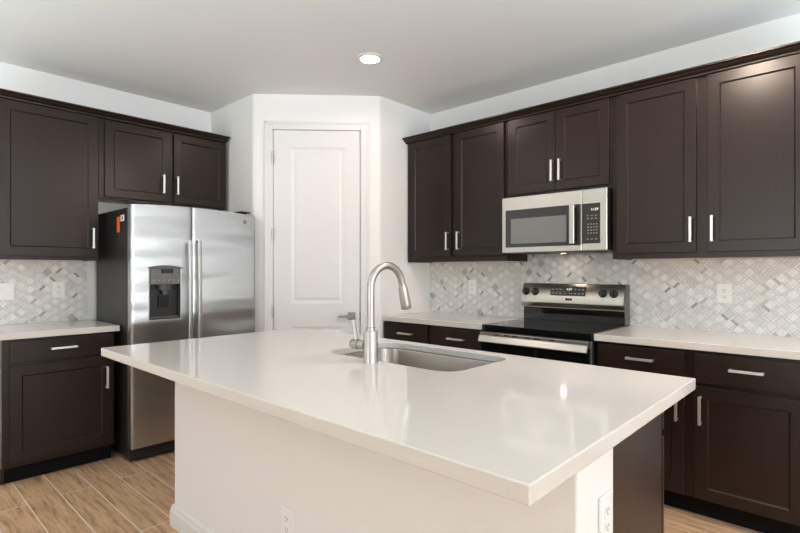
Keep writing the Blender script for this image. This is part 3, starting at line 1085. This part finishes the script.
# backguard
BG = [(-0.020, 0.9185), (-0.020, 1.186), (-0.056, 1.192), (-0.073, 1.191), (-0.079, 1.186), (-0.118, 1.054), (-0.117, 1.048), (-0.096, 1.019), (-0.088, 1.017), (-0.088, 1.013), (-0.064, 1.013), (-0.064, 0.9185)]
m = MB(); m.extrude_x(BG, 0.0, RW - 0.005); bgd = m.build('backguard', M_steel, rg, smooth=True)
m = MB(); m.box(0.004, RW - 0.006, -0.084, -0.0645, 0.9185, 1.0125); m.build('lower_panel', M_glass, rg, bevel=0.002)
m = MB(); m.extrude_x([(-0.012, 0.9190), (-0.012, 1.185), (-0.024, 1.192), (-0.074, 1.189), (-0.116, 1.052), (-0.092, 1.010), (-0.090, 0.9190)], RW - 0.0045, RW + 0.003); m.build('end_cap', M_plas, rg)
nrm = Vector((0, -0.132, -0.039)); nrm = Vector((0, -0.959, 0.283))
slope = math.atan2(0.039, 0.132)


def on_face(k):      # k along the sloped face, 0 bottom .. 1 top
    return Vector((0, -0.118 + 0.039 * k, 1.054 + 0.132 * k))


rotf = Matrix.Rotation(PI / 2 - slope, 3, 'X')
for x in (0.030 + 0.003, 0.109, 0.614, 0.688):
    m = MB()
    m.lathe([(0.0285, 0.0003), (0.0285, 0.004), (0.0255, 0.006), (0.0245, 0.022), (0.022, 0.024)], n=24)
    m.box(-0.006, 0.006, -0.0235, 0.0235, 0.0235, 0.032)
    p = on_face(0.56)
    m.bm.transform(Matrix.Translation((x, p.y, p.z)) @ rotf.to_4x4())
    kb = m.build('knob', M_black, rg, smooth=True)
m = MB()
m.box(-0.132, 0.132, -0.034, 0.034, 0.0003, 0.0025)
p = on_face(0.63)
m.bm.transform(Matrix.Translation((0.363, p.y, p.z)) @ rotf.to_4x4())
dsp = m.build('display', M_mwdoor, rg, bevel=0.0008)
pn = p + nrm * 0.0028
text_mesh('clock_digits', '4:39', 0.024, (0.372, pn.y + 0.0042, pn.z + 0.0145), rotf, M_led, dsp)
marks = [(xx, zz, 0.008, 0.004) for xx in (-0.113, -0.085, -0.057, 0.055, 0.083, 0.111) for zz in (-0.016, 0.014)] + [(xx, -0.016, 0.004, 0.003) for xx in (-0.02, 0.015, 0.03)]
for xx, zz, hw, hh in marks:
    m = MB(); m.box(xx - hw, xx + hw, zz - hh, zz + hh, 0.0026, 0.0029)
    m.bm.transform(Matrix.Translation((0.363, p.y, p.z)) @ rotf.to_4x4())
    m.build('button_mark', M_mark, dsp)
p = on_face(0.20)
m = MB(); m.box(-0.026, 0.026, -0.009, 0.009, 0.0003, 0.0015)
m.bm.transform(Matrix.Translation((0.375, p.y, p.z)) @ rotf.to_4x4())
m.build('badge', M_plas2, rg)
for xa in (-0.034, 0.027):
    m = MB(); m.box(xa, xa + 0.007, -0.0075, 0.0075, 0.0003, 0.0015)
    m.bm.transform(Matrix.Translation((0.375, p.y, p.z)) @ rotf.to_4x4())
    m.build('badge_trim', M_pull, rg)
for x in (0.033, 0.109, 0.614, 0.688):
    q = on_face(0.22)
    m = MB(); m.box(x - 0.003, x + 0.003, q.y - 0.0012, q.y - 0.0002, q.z - 0.003, q.z + 0.003); m.build('knob_mark', M_plas2, rg)
# oven door
m = MB(); m.box(0.006, RW - 0.006, -0.688, -0.6455, 0.215, 0.828); od = m.build('oven_door', M_glass, rg, bevel=0.003)
m = MB(); m.box(0.006, RW - 0.006, -0.690, -0.6455, 0.8285, 0.8705)
m.build('door_top_trim', M_steel, od, bevel=0.003)
for xx in (0.135, 0.215, 0.275, 0.365, 0.425, 0.53):
    m = MB(); m.box(xx - 0.020, xx + 0.020, -0.6912, -0.6901, 0.8565, 0.8635); m.build('vent_slot', M_slot, od)
m = MB()
m.extrude_x([(-0.697, 0.806), (-0.714, 0.806), (-0.718, 0.810), (-0.704, 0.848), (-0.701, 0.851), (-0.697, 0.851)], 0.008, RW - 0.006)
for xa in (0.03, RW - 0.07):
    m.box(xa, xa + 0.04, -0.698, -0.690, 0.832, 0.846)
hd = m.build('handle', M_steel, od, bevel=0.002)
m = MB(); m.box(0.006, RW - 0.006, -0.684, -0.6455, 0.045, 0.208); m.build('drawer', M_black, rg, bevel=0.003)
for xa in (0.0005, RW - 0.0045):
    m = MB(); m.box(xa, xa + 0.004, -0.668, -0.646, 0.05, 0.8720); m.build('side_trim', M_plas, rg)

# ------------------------------------------------------------------ downlights
dlp = thing('downlight', 'round white recessed downlight, lit, in the ceiling before the pantry door', 'light', (1.908, -1.224, H), 0, 'ceiling downlights')
m = MB(); m.lathe([(0.088, -0.0005), (0.088, -0.006), (0.082, -0.010), (0.066, -0.012), (0.060, -0.004), (0.060, -0.0005)], n=36); m.build('trim_ring', M_trim, dlp, smooth=True)
m = MB(); m.lathe([(0.0595, -0.0012), (0.0595, -0.010), (0.045, -0.016), (0.02, -0.018)], n=36); m.build('lens', M_lens, dlp, smooth=True)


def spot(loc, p):
    l = bpy.data.lights.new('downlight_beam', 'SPOT')
    l.energy = p
    l.spot_size = math.radians(174)
    l.spot_blend = 0.25
    l.shadow_soft_size = 0.06
    l.color = (1.0, 0.80, 0.65)
    o = bpy.data.objects.new('downlight_beam', l)
    o.location = (loc[0], loc[1], H - 0.03)
    COL.objects.link(o)


spot((1.908, -1.224), 10)
for i, (x, y) in enumerate(((3.84, -1.25), (1.20, -3.30), (3.85, -3.40), (6.3, -2.6), (6.3, -5.6))):
    spot((x, y), (76, 16, 3, 2, 2)[i])
    dup(dlp, (x, y, H), 0, ['round ceiling downlight over the range counter', 'round ceiling downlight over the short counter', 'round ceiling downlight over the near end of the island',
                            'round ceiling downlight near the sliding glass door', 'round ceiling downlight in the far corner of great room'][i])
